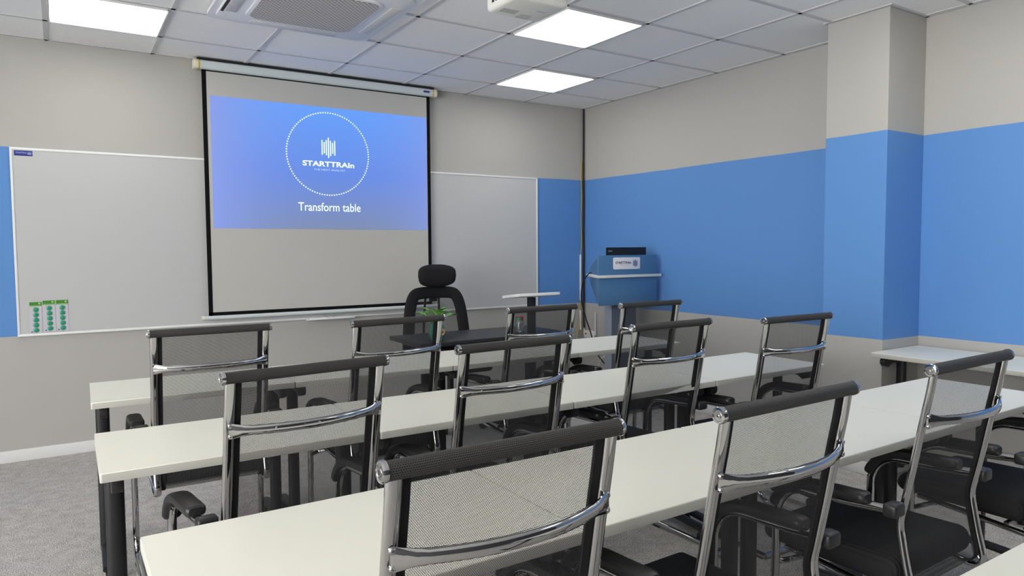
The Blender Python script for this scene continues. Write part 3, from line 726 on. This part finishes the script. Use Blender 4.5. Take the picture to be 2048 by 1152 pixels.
for s in (-1, 1):
    bm = bmesh.new(); tube(bm, [(s * 0.055, 0.085, 0.99), (s * 0.065, 0.10, 0.8), (s * 0.075, 0.09, 0.55), (s * 0.06, 0.03, 0.42)], 0.009, 8); obj('spine_bar', bm, 'blackp', t)
    bm = bmesh.new(); tube(bm, [(s * 0.22, -0.18, 0.44), (s * 0.285, -0.18, 0.45), (s * 0.29, -0.18, 0.62)], 0.014, 10); ar = obj('armrest', bm, 'blackp', t)
    bm = bmesh.new(); box(bm, s * 0.29 - .035, s * 0.29 + .035, -0.29, -0.07, 0.62, 0.645, 0.01, 3); obj('arm_pad', bm, 'blackp', ar)
bm = bmesh.new(); box(bm, -0.24, 0.24, -0.44, 0.04, 0.42, 0.49, 0.03, 4); obj('seat', bm, 'fabric', t)
bm = bmesh.new(); cyl(bm, (0, -0.2, 0.07), (0, -0.2, 0.42), 0.025); obj('gas_lift', bm, 'blackp', t)
for k in range(5):
    a = 2 * PI * k / 5 + .3; e = Vector((0.27 * math.cos(a), -0.2 + 0.27 * math.sin(a), 0.065))
    bm = bmesh.new(); tube(bm, [(0, -0.2, 0.1), (0.13 * math.cos(a), -0.2 + 0.13 * math.sin(a), 0.085), e], 0.017, 10, 3); lg = obj('base_arm', bm, 'blackp', t)
    bm = bmesh.new(); cyl(bm, e + Vector((-.02 * math.sin(a), .02 * math.cos(a), -.037)), e + Vector((.02 * math.sin(a), -.02 * math.cos(a), -.037)), 0.028, 18); obj('caster', bm, 'blackp', lg)

# ------------------------------------------------------------------ small tilted stand
t = thing('laptop_stand', 'small stand with tilted white top on a black column, left of the podium', 'stand', (-1.575, -1.40, 0))
b2 = bmesh.new(); box(b2, -0.166, 0.166, -0.105, 0.115, -0.010, 0.010, 0.003); bm = bmesh.new(); merge(bm, b2, Matrix.Translation((0, 0, 1.004)) @ Matrix.Rotation(math.radians(-6.5), 4, 'X')); obj('top', bm, 'white', t)
bm = bmesh.new(); box(bm, -0.024, 0.024, -0.02, 0.02, 0.03, 0.99, 0.004); obj('column', bm, 'blackm', t)
bm = bmesh.new(); box(bm, -0.13, 0.13, -0.09, 0.12, 0.0, 0.03, 0.008, 3); obj('base', bm, 'blackm', t)

# ------------------------------------------------------------------ podium
PXc = -0.40
t = thing('podium', 'blue lectern podium in the corner with a white band and logo plate', 'podium', (PXc, -1.08, 0))
def podium_part(z0f, z1f, z0b, z1b, inset=0.0):
    b2 = bmesh.new(); fw, bw, d = 0.314, 0.11, 0.36
    v = [b2.verts.new(c) for c in ((-fw, 0, z0f), (fw, 0, z0f), (bw, d, z0b), (-bw, d, z0b), (-fw, 0, z1f), (fw, 0, z1f), (bw, d, z1b), (-bw, d, z1b))]
    for q in ((0, 3, 2, 1), (4, 5, 6, 7), (0, 1, 5, 4), (1, 2, 6, 5), (2, 3, 7, 6), (3, 0, 4, 7)): b2.faces.new([v[i] for i in q])
    bmesh.ops.bevel(b2, geom=b2.edges[:], offset=0.003, segments=2, affect='EDGES', profile=.5); return b2
bm = bmesh.new(); box(bm, -0.314, 0.314, 0.0, 0.02, 1.105, 1.264, 0.002)
for s in (-1, 1):
    b2 = bmesh.new(); v = [b2.verts.new(c) for c in ((s * .314, .004, 1.105), (s * .294, .004, 1.105), (s * .09, .36, 1.105), (s * .11, .36, 1.105), (s * .314, .004, 1.262), (s * .294, .004, 1.262), (s * .09, .36, 1.155), (s * .11, .36, 1.155))]
    for q in ((0, 1, 2, 3), (4, 5, 6, 7), (0, 1, 5, 4), (1, 2, 6, 5), (2, 3, 7, 6), (3, 0, 4, 7)): b2.faces.new([v[i] for i in q])
    bmesh.ops.recalc_face_normals(b2, faces=b2.faces[:]); merge(bm, b2)
ub = obj('upper_body', bm, 'podium', t)
bm = podium_part(0.862, 1.085, 1.03, 1.085); obj('lower_body', bm, 'podium', t)
bm = bmesh.new(); prism(bm, [(-0.342, -0.028), (0.342, -0.028), (0.135, 0.38), (-0.135, 0.38)], 'z', 1.084, 1.106, 0.004); obj('white_band', bm, 'white', t)
bm = bmesh.new(); box(bm, -0.135, 0.135, 0.055, 0.135, 0.04, 1.0, 0.003); obj('pedestal', bm, 'podpost', t)
bm = bmesh.new(); box(bm, -0.138, -0.132, 0.053, 0.137, 0.04, 0.96, 0.001, 1); obj('pedestal_side', bm, 'podside', t)
bm = bmesh.new(); box(bm, -0.27, 0.27, -0.02, 0.36, 0.0, 0.04, 0.006); obj('base', bm, 'podpost', t)
bm = bmesh.new(); prism(bm, rrect(0.285, 0.096, 0.012, 4, -0.022, 1.198), 'y', -0.006, 0.001, 0.001); sg = obj('logo_plate', bm, 'sign', ub)
# lettering lies on the plate (kept a level-two part)
sg['label'] = 'white logo plate'
obj('plate_lettering', shift(text_bm('STARTTRAIn', 0.165, 0.019, 0.02), -0.062, -0.0062, 1.204), 'maroon', ub)
obj('plate_small_lettering', shift(text_bm('THE NEXT ANALYST', 0.10, 0.006, 0.0), -0.05, -0.0062, 1.186), 'projg', ub)
obj('plate_bar_emblem', shift(bars_bm(0.046, 0.066), 0.066, -0.0062, 1.198), 'navy', ub)

# laptop on the podium
t = thing('laptop', 'black laptop open on top of the blue podium, lid seen from behind', 'laptop', (PXc + 0.006, -1.042, 1.1065))
sl_ang = math.atan2(1.264 - 1.155, 0.36)
bm = bmesh.new(); box(bm, -0.195, 0.195, 0.0, 0.13, 0.0, 0.016, 0.004); obj('keyboard_base', bm, 'laptop', t)
b2 = bmesh.new(); box(b2, -0.215, 0.215, 0.0, 0.205, -0.004, 0.004, 0.003); lm = Matrix.Translation((0, 0, 0.016)) @ Matrix.Rotation(math.radians(91), 4, 'X')
bm = bmesh.new(); merge(bm, b2, lm); lid = obj('lid', bm, 'laptop', t)
b2 = bmesh.new(); box(b2, -0.195, -0.155, 0.170, 0.180, 0.0035, 0.0046); bm = bmesh.new(); merge(bm, b2, lm); obj('lid_mark', bm, 'silver', lid)

# podium cables, corner cabling and router
def cable(name, pts, r, m_, label, cat='cable', sub=8):
    bm = bmesh.new(); tube(bm, pts, r, 8, sub); return tag(obj(name, bm, m_), label, cat)
cable('power_cable', [(-0.555, -0.80, 1.1125), (-0.573, -0.79, 1.113), (-0.574, -0.72, 1.054), (-0.551, -0.66, 0.966), (-0.52, -0.62, 0.877), (-0.45, -0.58, 0.732), (-0.361, -0.54, 0.59), (-0.283, -0.5, 0.455), (-0.231, -0.5, 0.351), (-0.143, -0.5, 0.247), (-0.08, -0.48, 0.12), (-0.06, -0.45, 0.006), (-0.05, -0.38, 0.006)], 0.0055, 'cablek', 'black cable looping down from the left side of the blue podium')
cable('corner_cable', [(-0.022, -0.022, H - .002), (-0.022, -0.022, 2.3), (-0.026, -0.024, 2.0), (-0.02, -0.022, 1.75), (-0.027, -0.025, 1.5), (-0.02, -0.022, 1.3), (-0.03, -0.03, 1.1), (-0.024, -0.026, 0.9), (-0.03, -0.034, 0.7), (-0.022, -0.03, 0.55)], 0.0085, 'cablek', 'thick black cable running down the front right corner of the room')
cable('thin_cable', [(-0.038, -0.012, 2.15), (-0.042, -0.010, 2.0), (-0.036, -0.012, 1.8), (-0.044, -0.010, 1.6), (-0.038, -0.012, 1.4), (-0.05, -0.012, 1.2), (-0.04, -0.012, 1.0), (-0.052, -0.012, 0.8), (-0.06, -0.012, 0.62), (-0.10, -0.016, 0.45), (-0.115, -0.016, 0.2), (-0.10, -0.03, 0.01)], 0.0038, 'cabley', 'thin yellow cable beside the black corner cable')
t = thing('cable_conduit', 'white plastic cable conduit low in the front right corner', 'conduit', (-0.052, -0.012, 0))
bm = bmesh.new(); box(bm, -0.007, 0.007, -0.008, 0.008, 0.82, 1.26, 0.002); obj('upper_channel', bm, 'white', t)
bm = bmesh.new(); box(bm, -0.007, 0.007, -0.008, 0.008, 0.53, 0.72, 0.002); obj('lower_channel', bm, 'white', t)
t = thing('router', 'small white router with two antennas on the right wall beside the podium', 'router', (0, 0, 0.50))
bm = bmesh.new(); box(bm, -0.034, -0.001, -0.19, -0.035, -0.045, 0.03, 0.008, 3); obj('body', bm, 'white', t)
for y in (-0.028, -0.197):
    bm = bmesh.new(); cyl(bm, (-0.018, y, -0.01), (-0.018, y, 0.03), 0.009, 12); cyl(bm, (-0.018, y, 0.03), (-0.018, y, 0.212), 0.0065, 12, 0.005); obj('antenna', bm, 'white', t)
bm = bmesh.new(); box(bm, -0.0355, -0.0335, -0.08, -0.06, -0.01, 0.005); obj('indicator', bm, 'red', t)
t = thing('wall_socket', 'white wall socket with a plugged-in white cord behind the podium', 'socket', (0, -0.36, 0.31))
bm = bmesh.new(); box(bm, -0.010, -0.0005, -0.043, 0.043, -0.043, 0.043, 0.003); obj('plate', bm, 'white', t)
bm = bmesh.new(); box(bm, -0.04, -0.009, -0.02, 0.02, -0.015, 0.015, 0.005); pl = obj('plug', bm, 'white', t)
bm = bmesh.new(); tube(bm, [(-0.038, 0, 0), (-0.07, 0.02, -0.02), (-0.06, 0.07, -0.14), (-0.05, 0.09, -0.303)], 0.004, 8); obj('cord', bm, 'white', pl)
